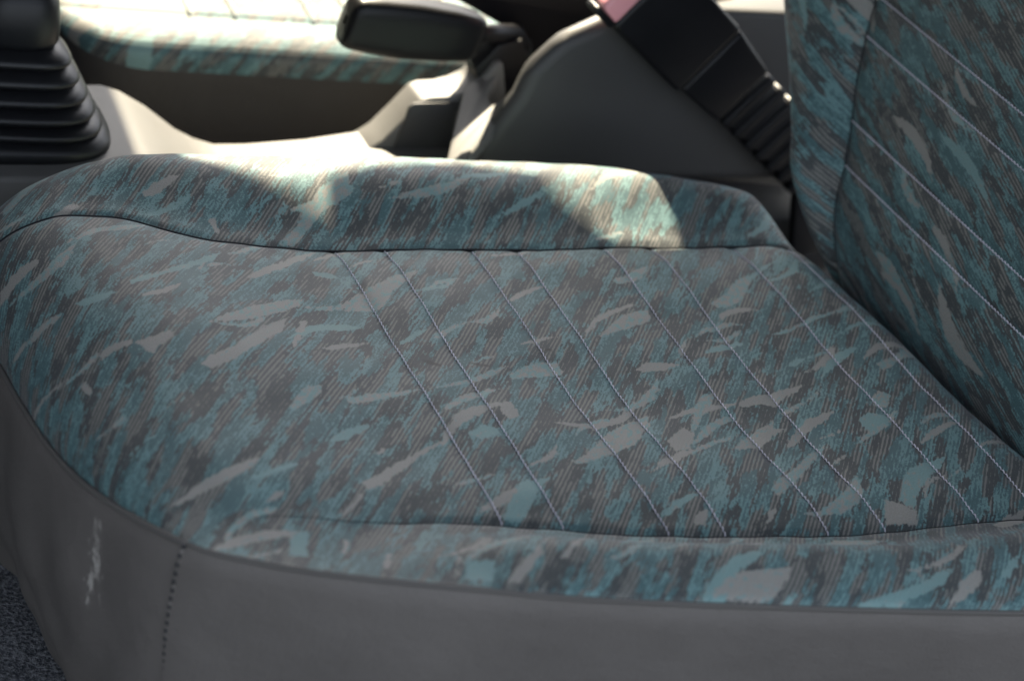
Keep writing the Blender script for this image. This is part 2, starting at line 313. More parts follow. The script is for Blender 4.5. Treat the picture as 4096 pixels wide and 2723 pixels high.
# ---------------------------------------------------------------- near seat
LEAVES = [
    (0.5, [(-0.2976, 0.145), (-0.2901, 0.1484), (-0.2807, 0.1556), (-0.2727, 0.1596), (-0.2618, 0.1605), (-0.2459, 0.1618), (-0.2601, 0.1531), (-0.2742, 0.153), (-0.286, 0.1474), (-0.2944, 0.1437)]),
    (0.1, [(-0.3328, 0.1236), (-0.3272, 0.1296), (-0.3201, 0.1344), (-0.3126, 0.136), (-0.311, 0.1316), (-0.3174, 0.1273), (-0.3246, 0.1222), (-0.3302, 0.1159), (-0.3344, 0.1129)]),
    (0.4, [(-0.3293, 0.0713), (-0.3238, 0.0776), (-0.3157, 0.0805), (-0.3095, 0.0808), (-0.3127, 0.0762), (-0.3201, 0.0731), (-0.3253, 0.0692)]),
    (0.9, [(-0.3043, 0.0834), (-0.2959, 0.0852), (-0.2842, 0.0868), (-0.2815, 0.084), (-0.2925, 0.0786), (-0.3005, 0.0784)]),
    (0.1, [(-0.3031, 0.0347), (-0.2947, 0.0385), (-0.2854, 0.0384), (-0.284, 0.0341), (-0.2928, 0.0329), (-0.3013, 0.029)]),
    (0.1, [(-0.2837, 0.0354), (-0.2709, 0.0386), (-0.2637, 0.0414), (-0.2645, 0.0345), (-0.2733, 0.0282), (-0.2777, 0.0226), (-0.2802, 0.0259)]),
    (0.4, [(-0.2436, 0.0469), (-0.2319, 0.0577), (-0.213, 0.0726), (-0.1921, 0.0859), (-0.1756, 0.0909), (-0.1802, 0.0822), (-0.1954, 0.0723), (-0.2131, 0.0599), (-0.2322, 0.0503)]),
    (0.2, [(-0.2049, 0.1061), (-0.1941, 0.1173), (-0.1791, 0.1289), (-0.1646, 0.1412), (-0.1462, 0.1517), (-0.1615, 0.136), (-0.177, 0.1234), (-0.1933, 0.1106), (-0.2037, 0.104)]),
    (0.2, [(-0.2575, 0.0098), (-0.2487, 0.0181), (-0.2333, 0.0277), (-0.2119, 0.0516), (-0.1918, 0.0687), (-0.1986, 0.053), (-0.2199, 0.0312), (-0.2368, 0.0149), (-0.2519, 0.0058)]),
    (0.7, [(-0.2733, 0.0941), (-0.2659, 0.0999), (-0.2545, 0.1038), (-0.2333, 0.1168), (-0.2162, 0.1291), (-0.2088, 0.1382), (-0.2184, 0.1213), (-0.2406, 0.1065), (-0.2597, 0.097), (-0.2725, 0.0904)]),
    (0.2, [(-0.2712, 0.0788), (-0.2598, 0.0834), (-0.2458, 0.0905), (-0.2513, 0.0831), (-0.2615, 0.0768), (-0.2702, 0.0758)]),
    (0.2, [(-0.3354, 0.0716), (-0.3326, 0.0725), (-0.3286, 0.0758), (-0.3284, 0.0725), (-0.3319, 0.068), (-0.3351, 0.0691)]),
    (0.2, [(-0.3152, 0.016), (-0.311, 0.0181), (-0.3088, 0.0069), (-0.3119, 0.0065)]),
    (0.2, [(-0.1979, 0.041), (-0.1854, 0.0655), (-0.1793, 0.0699), (-0.1865, 0.0534), (-0.1981, 0.0345)]),
    (0.1, [(-0.2439, 0.1919), (-0.2357, 0.1973), (-0.2236, 0.2031), (-0.2203, 0.2012), (-0.2274, 0.1934), (-0.2355, 0.1888), (-0.2412, 0.1877)]),
    (0.9, [(-0.2455, 0.1753), (-0.2359, 0.1778), (-0.2239, 0.1832), (-0.2156, 0.1881), (-0.2176, 0.1825), (-0.2293, 0.1751), (-0.2409, 0.1716)]),
    (0.5, [(-0.1707, 0.1552), (-0.1554, 0.1724), (-0.1446, 0.1856), (-0.1346, 0.199), (-0.111, 0.2149), (-0.1152, 0.1982), (-0.1267, 0.1897), (-0.139, 0.1796), (-0.1496, 0.168), (-0.1597, 0.1558)]),
    (0.2, [(-0.2974, 0.1777), (-0.2883, 0.1849), (-0.2804, 0.1891), (-0.2792, 0.186), (-0.2877, 0.1787), (-0.2965, 0.1711)]),
    (0.9, [(-0.2786, 0.1889), (-0.2718, 0.1971), (-0.2632, 0.2055), (-0.2685, 0.1954), (-0.2749, 0.1899)]),
    (0.6, [(-0.3192, 0.2012), (-0.3057, 0.2183), (-0.2811, 0.2618), (-0.2628, 0.2685), (-0.2894, 0.2225), (-0.3055, 0.2079), (-0.3185, 0.1923)]),
    (0.2, [(-0.1817, 0.0397), (-0.1614, 0.0493), (-0.1633, 0.0434), (-0.1776, 0.0381)]),
    (0.8, [(-0.1622, 0.1219), (-0.1507, 0.1217), (-0.1455, 0.1168), (-0.151, 0.1147), (-0.1598, 0.1172)]),
    (0.9, [(-0.1682, 0.173), (-0.1644, 0.181), (-0.1588, 0.1889), (-0.157, 0.1881), (-0.162, 0.1783), (-0.1667, 0.1709)]),
    (0.1, [(-0.21, 0.1693), (-0.2049, 0.171), (-0.2047, 0.159), (-0.2077, 0.1585)]),
    (0.4, [(-0.155, 0.0811), (-0.1502, 0.0904), (-0.1396, 0.0994), (-0.1265, 0.1078), (-0.1105, 0.12), (-0.0948, 0.1253), (-0.0989, 0.1196), (-0.1164, 0.1033), (-0.1289, 0.0865), (-0.1329, 0.0826), (-0.1431, 0.0802)]),
    (0.2, [(-0.1799, 0.0392), (-0.1683, 0.0462), (-0.1512, 0.0504), (-0.151, 0.048), (-0.1701, 0.041), (-0.1785, 0.0379)]),
    (0.5, [(-0.1135, 0.0519), (-0.1062, 0.0605), (-0.0954, 0.0648), (-0.0798, 0.07), (-0.0671, 0.0772), (-0.0563, 0.089), (-0.0638, 0.0755), (-0.0729, 0.0672), (-0.0846, 0.0678), (-0.0971, 0.0601), (-0.107, 0.0534)]),
    (0.2, [(-0.0475, 0.0972), (-0.0347, 0.1066), (-0.021, 0.1141), (-0.0124, 0.115), (-0.0226, 0.1103), (-0.0377, 0.0993), (-0.0464, 0.095)]),
    (0.5, [(-0.1825, -0.0075), (-0.1669, -0.0031), (-0.1372, 0.0018), (-0.1466, -0.0038), (-0.1666, -0.0099), (-0.1828, -0.0135)]),
    (0.4, [(-0.007, 0.0576), (0.0031, 0.067), (0.0171, 0.0794), (0.0401, 0.0875), (0.0337, 0.0728), (0.0155, 0.0662), (-0.0004, 0.0589)]),
    (0.5, [(-0.0795, 0.0177), (-0.0663, 0.0283), (-0.055, 0.032), (-0.044, 0.0345), (-0.0432, 0.0221), (-0.0565, 0.0185), (-0.0715, 0.0157), (-0.0794, 0.0131)]),
    (0.8, [(-0.2046, -0.046), (-0.1951, -0.038), (-0.1806, -0.0311), (-0.1718, -0.0283), (-0.1825, -0.0367), (-0.196, -0.046), (-0.2037, -0.0485)]),
    (0.4, [(-0.0783, -0.066), (-0.0661, -0.0592), (-0.0477, -0.0408), (-0.0337, -0.031), (-0.0081, -0.0175), (-0.0146, -0.0301), (-0.0345, -0.0521), (-0.0479, -0.0574), (-0.0642, -0.0654), (-0.0759, -0.069)]),
    (0.8, [(-0.1253, -0.0406), (-0.1171, -0.0333), (-0.1085, -0.0352), (-0.108, -0.0409), (-0.1216, -0.0471)]),
    (0.1, [(-0.0946, -0.0096), (-0.0893, -0.0105), (-0.0897, -0.023), (-0.0977, -0.0284), (-0.1002, -0.0209)]),
    (0.8, [(-0.208, -0.0065), (-0.1983, -0.001), (-0.195, -0.0017), (-0.2025, -0.012), (-0.2118, -0.0192)]),
    (0.9, [(-0.1339, 0.0493), (-0.1181, 0.0602), (-0.1117, 0.062), (-0.1179, 0.0553), (-0.132, 0.0469)]),
    (0.5, [(0.0258, 0.1163), (0.0372, 0.1222), (0.0621, 0.1349), (0.05, 0.1196), (0.0309, 0.1131)]),
    (0.15, [(-0.1991, -0.0821), (-0.188, -0.0744), (-0.1765, -0.0658), (-0.1582, -0.0533), (-0.1391, -0.0441), (-0.1466, -0.0499), (-0.1627, -0.0611), (-0.1756, -0.0728), (-0.1889, -0.0842), (-0.198, -0.0887)]),
    (0.85, [(-0.1357, -0.1129), (-0.1227, -0.0915), (-0.1094, -0.081), (-0.0967, -0.0803), (-0.1094, -0.0937), (-0.1204, -0.1081), (-0.1265, -0.1152)]),
    (0.1, [(-0.2189, -0.1079), (-0.212, -0.1012), (-0.2024, -0.0916), (-0.2015, -0.094), (-0.2102, -0.1034), (-0.2168, -0.1089)]),
    (0.9, [(-0.2562, -0.0819), (-0.2452, -0.0765), (-0.2304, -0.0704), (-0.2254, -0.0704), (-0.2393, -0.0779), (-0.2537, -0.0844)]),
    (0.2, [(-0.2527, -0.0981), (-0.2464, -0.0921), (-0.2395, -0.0903), (-0.244, -0.0952), (-0.2498, -0.0991)]),
    (0.5, [(-0.2192, -0.0224), (-0.2101, -0.0097), (-0.2032, -0.0012), (-0.1916, 0.0016), (-0.1984, -0.0089), (-0.2103, -0.0189), (-0.2168, -0.026)]),
    (0.2, [(-0.1842, -0.0583), (-0.1775, -0.0515), (-0.1742, -0.0519), (-0.1784, -0.0565)]),
    (0.8, [(-0.1275, -0.0407), (-0.1146, -0.0332), (-0.1075, -0.0364), (-0.1074, -0.0408), (-0.1219, -0.0472)]),
    (0.2, [(-0.2288, -0.1397), (-0.2225, -0.1263), (-0.2206, -0.1277), (-0.2259, -0.1402)]),
    (0.1, [(-0.2153, -0.1569), (-0.2077, -0.1413), (-0.205, -0.1441), (-0.2132, -0.1592)]),
    (0.2, [(-0.1884, -0.1752), (-0.1808, -0.1592), (-0.1795, -0.1614), (-0.186, -0.1746)]),
    (0.9, [(-0.1848, -0.1776), (-0.1789, -0.1658), (-0.1663, -0.1684), (-0.1723, -0.1824)]),
    (0.1, [(-0.1679, -0.1848), (-0.1586, -0.176), (-0.1481, -0.1687), (-0.139, -0.1588), (-0.1455, -0.1719), (-0.1542, -0.1805), (-0.161, -0.1867)]),
    (0.9, [(-0.2538, -0.1387), (-0.2471, -0.1222), (-0.2372, -0.1178), (-0.2452, -0.1404)]),
    (0.2, [(-0.1729, -0.1582), (-0.1601, -0.1385), (-0.158, -0.1392), (-0.1716, -0.1606)]),
    (0.2, [(-0.1394, -0.1765), (-0.1214, -0.1604), (-0.0964, -0.1293), (-0.1165, -0.1594), (-0.134, -0.1767)]),
    (0.5, [(0.0841, 0.093), (0.0994, 0.1038), (0.1155, 0.12), (0.1294, 0.1267), (0.1297, 0.1229), (0.1097, 0.0977), (0.0968, 0.0896), (0.087, 0.0877)]),
    (0.8, [(0.0549, 0.0418), (0.0634, 0.0482), (0.0842, 0.0549), (0.087, 0.052), (0.0673, 0.0432)]),
    (0.6, [(0.1083, 0.0595), (0.1267, 0.0657), (0.143, 0.0753), (0.163, 0.081), (0.1839, 0.0918), (0.1851, 0.0879), (0.161, 0.0774), (0.1403, 0.0698), (0.1191, 0.0596)]),
    (0.2, [(0.0515, -0.0088), (0.0641, -0.0026), (0.0822, 0.0017), (0.1046, 0.008), (0.0964, 0.0007), (0.0823, -0.0062), (0.0745, -0.0131), (0.0654, -0.0103), (0.0522, -0.0135)]),
    (0.5, [(0.0101, -0.0321), (0.0229, -0.0109), (0.0336, 0.0004), (0.0438, 0.004), (0.0333, -0.0125), (0.021, -0.0244), (0.0079, -0.0403)]),
    (0.4, [(0.0238, -0.057), (0.0343, -0.0456), (0.0526, -0.0344), (0.0678, -0.0255), (0.0557, -0.038), (0.0429, -0.0473), (0.0269, -0.0587)]),
    (0.5, [(0.0245, -0.0972), (0.0352, -0.0868), (0.0531, -0.0751), (0.0717, -0.0593), (0.0853, -0.053), (0.0776, -0.0601), (0.0561, -0.0802), (0.0399, -0.0932), (0.0266, -0.1043)]),
    (0.7, [(0.1116, -0.0917), (0.1216, -0.0821), (0.1385, -0.0745), (0.1459, -0.0755), (0.1305, -0.0882), (0.1129, -0.1061), (0.1016, -0.1196), (0.0967, -0.1124)]),
    (0.1, [(0.0889, -0.1087), (0.096, -0.1137), (0.1028, -0.121), (0.0975, -0.1307), (0.0789, -0.1286)]),
    (0.8, [(0.1186, -0.0309), (0.1283, -0.0252), (0.1395, -0.0304), (0.1259, -0.0437), (0.1158, -0.0428)]),
    (0.8, [(-0.047, -0.1115), (-0.0363, -0.1036), (-0.0246, -0.0983), (-0.0159, -0.0963), (-0.0279, -0.1049), (-0.0445, -0.1137)]),
    (0.5, [(0.164, 0.0261), (0.1833, 0.0349), (0.2263, 0.0655), (0.2073, 0.0413), (0.1831, 0.0288), (0.1642, 0.017)]),
    (0.2, [(-0.0124, -0.0472), (0.0052, -0.0321), (0.0089, -0.0403), (-0.0036, -0.0564), (-0.0123, -0.0587)]),
    (0.1, [(0.0023, 0.0253), (0.0133, 0.0318), (0.0267, 0.0315), (0.0331, 0.0296), (0.0199, 0.0236), (0.005, 0.0222)]),
    (0.8, [(0.1014, 0.0258), (0.1126, 0.0343), (0.1204, 0.0348), (0.1108, 0.0271)]),
    (0.1, [(-0.034, -0.1222), (-0.026, -0.1127), (-0.0182, -0.1106), (-0.027, -0.1229)]),
    (0.2, [(0.0062, -0.1256), (0.0141, -0.1154), (0.0224, -0.1105), (0.0145, -0.1203)]),
    (0.2, [(0.0405, 0.047), (0.0544, 0.0608), (0.0464, 0.0483), (0.0362, 0.0362)]),
    (0.5, [(0.1393, -0.0109), (0.1481, -0.0028), (0.1548, -0.0082), (0.1433, -0.0217), (0.1367, -0.0186)]),
    (0.3, [(-0.0749, -0.2056), (-0.0659, -0.198), (-0.0562, -0.1939), (-0.0235, -0.194), (-0.03, -0.2018), (-0.0386, -0.2096), (-0.045, -0.2112), (-0.0623, -0.2086)]),
    (0.1, [(0.0513, -0.2215), (0.0654, -0.2093), (0.0776, -0.2021), (0.0814, -0.2038), (0.0718, -0.215), (0.0588, -0.2215)]),
    (0.2, [(0.0406, -0.2078), (0.0475, -0.1978), (0.0486, -0.1991), (0.0418, -0.2091)]),
    (0.4, [(0.0291, -0.1467), (0.0401, -0.1408), (0.0491, -0.1421), (0.0686, -0.1441), (0.0475, -0.157), (0.0328, -0.1533)]),
    (0.1, [(0.1418, -0.1353), (0.1591, -0.125), (0.1726, -0.1233), (0.1642, -0.1345), (0.1432, -0.1415)]),
    (0.9, [(0.087, -0.209), (0.1031, -0.1964), (0.111, -0.1934), (0.1032, -0.2025), (0.092, -0.2104)]),
    (0.8, [(0.154, 0.1781), (0.1682, 0.1885), (0.2174, 0.2444), (0.1735, 0.1858), (0.1581, 0.1766)])]
STAIN = [[(-0.1265, 0.0313), (-0.1221, 0.0296), (-0.116, 0.0268), (-0.1173, 0.0246), (-0.1243, 0.027)], [(-0.0996, 0.0292), (-0.093, 0.0282), (-0.0875, 0.0256), (-0.0952, 0.0259)], [(0.1338, -0.1274), (0.1418, -0.1275), (0.1359, -0.1311)], [(-0.0463, 0.0445), (-0.042, 0.0453), (-0.0426, 0.0425)]]
def poly_sd(x, y, P):
    """signed distance, positive inside"""
    d = np.full(x.shape, 1e9); c = np.zeros(x.shape, bool); n = len(P)
    for i in range(n):
        ax, ay = P[i]; bx, by = P[(i+1) % n]; dx, dy = bx-ax, by-ay
        t = np.clip(((x-ax)*dx+(y-ay)*dy)/(dx*dx+dy*dy+1e-12), 0, 1)
        d = np.minimum(d, np.hypot(x-ax-t*dx, y-ay-t*dy))
        if abs(by-ay) > 1e-9:
            c ^= ((ay > y) != (by > y)) & (x < dx*(y-ay)/(by-ay)+ax)
    return np.where(c, d, -d)
def leaf_field(x, y, leaves):
    v = np.full(x.shape, -.05); t = np.zeros(x.shape)
    for tint, P in leaves:
        P = np.asarray(P); c = P.mean(0); r = np.abs(P-c).max()+.03
        m = (np.abs(x-c[0]) < r) & (np.abs(y-c[1]) < r)
        if not m.any(): continue
        s = poly_sd(x[m], y[m], P); k = s > v[m]
        a = v[m]; a[k] = s[k]; v[m] = a
        b = t[m]; b[k] = tint; t[m] = b
    return v, t
def random_leaves(seed, x0, x1, y0, y1, n, ang, spread, ln=(.03, .075), wd=(.16, .34)):
    rg = random.Random(seed); out = []
    for _ in range(n):
        cx, cy = rg.uniform(x0, x1), rg.uniform(y0, y1); l = rg.uniform(*ln)/2; w = l*rg.uniform(*wd)
        a = math.radians(ang+rg.uniform(-spread, spread)); k = rg.uniform(-.35, .35)
        P = []
        for u in (-1, -.55, -.1, .35, .75): P.append((u*l, w*(1-u*u)**.7*(1+.3*u)*rg.uniform(.7, 1.2)+k*l*(u*u-.4)))
        for u in (1, .6, .2, -.25, -.7): P.append((u*l, -w*(1-u*u)**.7*(1+.3*u)*rg.uniform(.7, 1.2)+k*l*(u*u-.4)))
        out.append((rg.choice((.1, .2, .5, .5, .85)), [(cx+p*math.cos(a)-q*math.sin(a), cy+p*math.sin(a)+q*math.cos(a)) for p, q in P]))
    return out

seat = tag(empty('car_seat', (0, 0, FLOOR_Z)), 'near car seat in teal and grey leaf patterned cloth with grey vinyl skirt', 'car seat', 'front seats')

def resample(P, n, w=None):
    L = np.r_[0, np.cumsum(np.linalg.norm(np.diff(P[:, :2], axis=0), axis=1))]; L /= L[-1]
    t = np.linspace(0, 1, n) if w is None else w
    return np.stack([np.interp(t, L, P[:, k]) for k in range(P.shape[1])], 1)
def rim_piece(a, b):
    """piece of the closed rim between the points nearest to a and b, walking in rim order"""
    Q = RIMC[:-1]; i = int(np.argmin(np.hypot(*(Q[:, :2]-a).T))); j = int(np.argmin(np.hypot(*(Q[:, :2]-b).T)))
    if j <= i: j += len(Q)
    P = Q[np.arange(i, j+1) % len(Q)].copy(); P[0, :2] = a; P[-1, :2] = b; return P
NC = NEAR_SEAM[-1]; FC = FAR_SEAM[-1]; NRr = NEAR_SEAM[0]; FR = FAR_SEAM[0]
front_rim = rim_piece(NC, FC); far_rim = rim_piece(FC, FR)
near_rim = rim_piece(np.array(RIM[0][:2]), NC)
rear_rim = rim_piece(FR, np.array(RIM[0][:2]))

def add_fab(X, Y, Z, extra=(0, 0)):
    """cloth coordinates: plan position stretched where the cloth turns down"""
    fabv = np.stack([X+extra[0], Y+extra[1], Z*1.0], -1); return fabv
def build_patch(name, X, Y, part, parent, leaves, flip=False, mat=None):
    Z = height(X, Y, part)
    lf, tn = leaf_field(X.ravel(), Y.ravel(), leaves)
    drop = np.clip(height(X, Y, part, True)-Z, 0, .1)*.85
    fx, fy = (X, Y-drop) if part == 'near' else (X, Y+drop) if part == 'far' else (X-drop*sstep((-.2-X)/.06), Y)
    fabv = np.stack([fx, fy, Z*0], -1)
    stn = np.zeros(X.size)
    for Q in STAIN: stn = np.maximum(stn, poly_sd(X.ravel(), Y.ravel(), Q)+.0012)
    return grid(name, np.stack([X, Y, Z], -1), mat or M_FAB, parent, {'stain': stn.reshape(X.shape), 'fab': fabv, 'leaf': lf.reshape(X.shape), 'tint': tn.reshape(X.shape)}, flip)

# centre panel: Coons patch between the two seams, the front rim and the rear edge
nu, nv = 400, 150
u = np.linspace(0, 1, nu); u = np.r_[np.sin(np.linspace(0, np.pi/2, 40))[:-1]*0, 0] if False else u
uu = np.concatenate([.10*(1-np.cos(np.linspace(0, np.pi/2, 60)))[:-1], np.linspace(.10, 1, nu-59)])
near_s = resample(NS[::-1], 0, uu); far_s = resample(FS[::-1], 0, uu)      # front -> rear
v = np.linspace(0, 1, nv)
front_c = resample(front_rim, nv)[:, :2]
rear_c = np.stack([np.interp(v, [0, 1], [NRr[0], FR[0]])+.012*np.sin(np.pi*v), np.interp(v, [0, 1], [NRr[1], FR[1]])], 1)
U_, V_ = uu[:, None, None], v[None, :, None]
Pc = (1-V_)*near_s[:, None, :2]+V_*far_s[:, None, :2]+(1-U_)*front_c[None]+U_*rear_c[None] \
     - ((1-U_)*(1-V_)*front_c[0]+U_*V_*rear_c[-1]+U_*(1-V_)*rear_c[0]+(1-U_)*V_*front_c[-1])
SMALL = random_leaves(23, -.34, .24, -.24, .28, 125, 27, 13, (.022, .070), (.07, .15))
LEAVES = LEAVES+SMALL
panel = build_patch('centre_panel', Pc[..., 0], Pc[..., 1], 'panel', seat, LEAVES, flip=False)

def ruled(name, A, B, part, n, m, flip):
    a = resample(A, n)[:, :2]; b = resample(B, n)[:, :2]
    t = np.sin(np.linspace(0, np.pi/2, m)); t = .35*np.linspace(0, 1, m)+.65*t
    t = t[None, :, None]
    P = (1-t)*a[:, None]+t*b[:, None]
    return build_patch(name, P[..., 0], P[..., 1], part, seat, LEAVES, flip)
near_b = ruled('outer_bolster', NS, near_rim, 'near', 320, 44, True)
far_b = ruled('inner_bolster', FS[::-1], far_rim, 'far', 340, 60, True)

# seams (dark thread along the two long seams)
def on_seat(P, part, dz): return np.stack([P[:, 0], P[:, 1], height(P[:, 0], P[:, 1], part)+dz], 1)
tube('seam', on_seat(resample(FS, 420)[10:], 'far', .0004), .00055, M_DTHREAD, far_b, 5)
nsm = on_seat(resample(NS, 420)[:-14], 'near', .0002)
tube('seam', nsm, .00035*np.clip((np.arange(len(nsm))[::-1]+4)/130, .1, 1), M_DTHREAD, near_b, 5)

# quilting rows of twisted thread stitches across the panel
def stitch_row(path, length, r, mat, parent, name='stitching', lift=.0004, fill=.93):
    P = np.asarray(path); L = np.r_[0, np.cumsum(np.linalg.norm(np.diff(P, axis=0), axis=1))]
    V = []; Fc = []; s = 0; rg = random.Random(len(P)); k = 0
    while s+length < L[-1]:
        t = np.linspace(s, s+length*fill, 5)
        q = np.stack([np.interp(t, L, P[:, c]) for c in range(3)], 1)
        q[:, 2] += lift*np.array([-.9, .5, 1, .5, -.9])
        q[:, 0] += np.linspace(-1, 1, 5)*.00022
        v, f = tube_vf(q, r*np.array([.6, 1, 1.05, 1, .6])*rg.uniform(.88, 1.1), 5, len(V) and sum(len(x) for x in V))
        V.append(v); Fc += f; s += length
    return mesh(name, np.vstack(V), Fc, mat, parent)
for sx in STITCH_X:
    y0 = np.interp(sx, NS[::-1, 0], NS[::-1, 1]); y1 = np.interp(sx, FS[::-1, 0], FS[::-1, 1])
    yy = np.linspace(y0+.001, y1-.001, 260); xx = np.full_like(yy, sx)+.0012*np.sin(yy*23+sx*60)*0
    stitch_row(np.stack([xx, yy, height(xx, yy, 'panel')+.0008], 1), .0034, .00038, M_THREAD, panel)

# vinyl skirt, front and side piece, joined by a vertical stitched seam
SMUDGE = [[(-0.0632, -0.026), (-0.0683, -0.0236), (-0.0681, -0.0402), (-0.0633, -0.0412)], [(-0.0618, -0.0397), (-0.0676, -0.0381), (-0.0718, -0.0503), (-0.069, -0.0627), (-0.0638, -0.0588)], [(-0.0611, -0.0556), (-0.0662, -0.0545), (-0.0663, -0.07), (-0.0614, -0.0803), (-0.0604, -0.0692)], [(-0.0672, -0.0589), (-0.0696, -0.0597), (-0.0732, -0.0727), (-0.0719, -0.0763)]]
def skirt(name, rim, smud):
    R = resample(rim, 260); n = len(R)
    T = np.gradient(R[:, :2], axis=0); T /= np.linalg.norm(T, axis=1)[:, None]
    nrm = np.stack([T[:, 1], -T[:, 0]], 1)                          # outward (rim runs near side -> front)
    if np.dot(nrm[n//2], R[n//2, :2]) < 0: nrm = -nrm
    h = np.concatenate([np.linspace(0, .012, 8)[:-1], np.linspace(.012, 1, 50)])
    P = np.zeros((n, len(h), 3))
    H = (R[:, 2]-FLOOR_Z)[:, None]
    out = .0030*np.sin(np.clip(h/.05, 0, 1)*np.pi/2)[None] + .004*np.sin(np.pi*np.clip(h, 0, 1))[None] - TAPER*(h[None]**1.7)
    sl_ = np.linspace(0, 1, n)[:, None]
    ripple = .0016*np.sin(sl_*26)*np.sin(h*5)[None] + .0016*np.sin(sl_*17+h[None]*11)*h[None] + .0010*np.sin(sl_*43-h[None]*19)*h[None]
    P[..., :2] = R[:, None, :2]+nrm[:, None]*(out+ripple)[..., None]
    P[..., 2] = R[:, 2][:, None]-H*h[None]
    sm = np.full(P.shape[:2], -.05)
    for Q in smud: sm = np.maximum(sm, poly_sd(P[..., 1], P[..., 2], Q))
    return grid(name, P, M_SKIRT, seat, {'smudge': sm, 'fab': P}, False), P
TAPER = .045
fs, Pf = skirt('front_skirt', front_rim, SMUDGE)
ss, Ps = skirt('side_skirt', near_rim, [])
rs, _ = skirt('inner_skirt', far_rim, [])
skirt('rear_skirt', rear_rim, [])
# stitches down the corner seam, and the welt along the fabric edge
cp = Pf[0]; stitch_row(np.stack([cp[:, 0]-.0008, cp[:, 1]-.0008, cp[:, 2]], 1)[3:], .0048, .0009, M_DTHREAD, fs, lift=0, fill=.5)
tube('corner_seam', np.stack([cp[:, 0]-.0003, cp[:, 1]-.0003, cp[:, 2]], 1), .0009, M_SKIRT, fs, 6)
fr = resample(front_rim, 220)
tube('piping', np.stack([fr[:, 0]-.001, fr[:, 1]-.0005, fr[:, 2]-.001], 1), .0017, M_PIPE, fs, 6)
nr_ = resample(near_rim, 260)
tube('piping', np.stack([nr_[:, 0], nr_[:, 1]-.0006, nr_[:, 2]-.0012], 1), .0014, M_PIPE, ss, 6)

# backrest: panel, inner bolster, quilting
BA = math.radians(15); BT = np.array([math.sin(BA), 0, math.cos(BA)]); BN = np.array([-math.cos(BA), 0, math.sin(BA)])
B_EDGE = np.array([(-.06, .145), (-.02, .172), (.02, .203), (.05, .236), (.08, .276), (.115, .327), (.18, .372), (.3, .39), (.5, .39)])
B_SEAM = np.array([(-.06, .15), (.0, .168), (.05, .190), (.064, .199), (.1, .225), (.127, .240), (.148, .249), (.2, .262), (.3, .28), (.5, .29)])
B_W = [.0515, .0765, .125, .150, .198, .223, .271, .296]
def back_pt(y, w, off): return np.array([.204, 0, 0])+y[..., None]*np.array([0, 1, 0])+w[..., None]*BT+off[..., None]*BN
def under(w): return -.048*np.clip((.040-w)/.08, 0, 1)**2
ws = np.linspace(-.11, .5, 330); seam_y = np.interp(ws, B_SEAM[:, 0], B_SEAM[:, 1]); edge_y = np.interp(ws, B_EDGE[:, 0], B_EDGE[:, 1])
from math import pi
t = np.linspace(0, 1, 110)
Yb = -.235+(seam_y[:, None]+.235)*t[None]; Wb = np.repeat(ws[:, None], 110, 1)
ob = under(Wb)-.0032*np.exp(-((seam_y[:, None]-Yb)/.005)**2)
for bw in B_W: ob = ob-.0022*np.exp(-(np.abs(Wb-bw)/.0022)**1.3)
bl = random_leaves(11, -.25, .3, -.05, .5, 130, 18, 8, (.03, .085), (.07, .15))
def back_patch(name, Y, W, O, parent, flip):
    lf, tn = leaf_field(Y.ravel(), W.ravel(), bl)
    return grid(name, back_pt(Y, W, O), M_FABB, parent, {'fab': np.stack([Y, W, Y*0], -1), 'leaf': lf.reshape(Y.shape), 'tint': tn.reshape(Y.shape)}, flip)
back = back_patch('backrest', Yb, Wb, ob, seat, False)
m = 60; th = np.linspace(0, 1, m)
width = np.maximum(edge_y-seam_y, .004)
bulge = .024*sstep((ws+.03)/.07)
ang = np.clip((th-.45)/.55, 0, 1)*pi*.95
prof_y = np.where(th < .45, th/.45*.62, .62+.38*np.sin(ang)); prof_o = np.where(th < .45, np.sin(th/.45*pi/2), 1.0)
Yo = seam_y[:, None]+width[:, None]*prof_y[None]
Oo = under(ws)[:, None]+bulge[:, None]*prof_o[None]-.0032*np.exp(-(th[None]*width[:, None]/.005)**2)-(.030*(1-np.cos(ang)))[None]
back_patch('backrest_bolster', Yo, np.repeat(ws[:, None], m, 1), Oo, back, False)
sel = (ws > 0)
tube('seam', back_pt(seam_y[sel], ws[sel], (under(ws)-.0030)[sel]), .0005, M_DTHREAD, back, 5)
for bw in B_W[:4]:
    ym = np.interp(bw, ws, seam_y); yy = np.linspace(-.1, ym-.001, 220)
    stitch_row(back_pt(yy, np.full_like(yy, bw), np.full_like(yy, -.0012+float(under(np.array(bw))))), .0034, .00046, M_THREAD, back)

# ---------------------------------------------------------------- far seat across the tunnel
fseat = tag(empty('car_seat', (.1, .75, FLOOR_Z)), 'far car seat beyond the centre console, its patterned cloth bleached by sun', 'car seat', 'front seats')
FX0 = -.212
def far_profile(x):
    """cross-section (y, z) of the far cushion at x, from the inboard rim up and over"""
    y = np.array([.500, .499, .4985, .499, .501, .505, .511, .519, .528, .537, .545, .550, .556, .60, .70, .90, .94])
    z = np.array([-.052, -.047, -.043, -.039, -.0355, -.0325, -.0300, -.0280, -.0270, -.0275, -.0290, -.0315, -.0290, -.026, -.024, -.020, -.022])
    return y, z
xs = np.concatenate([FX0+.06*(1-np.cos(np.linspace(0, pi/2, 30)))[:-1], np.linspace(FX0+.06, .42, 240)])
yp, zp = far_profile(0)
yd = np.concatenate([np.interp(np.linspace(0, 12, 90), range(len(yp)), yp)[:-1], np.linspace(.556, .94, 60)])
tck = np.interp(np.linspace(0, 12, 90), range(len(yp)), zp)
zd = np.concatenate([tck[:-1], np.interp(np.linspace(.556, .94, 60), yp, zp)])
zs = zd.copy()
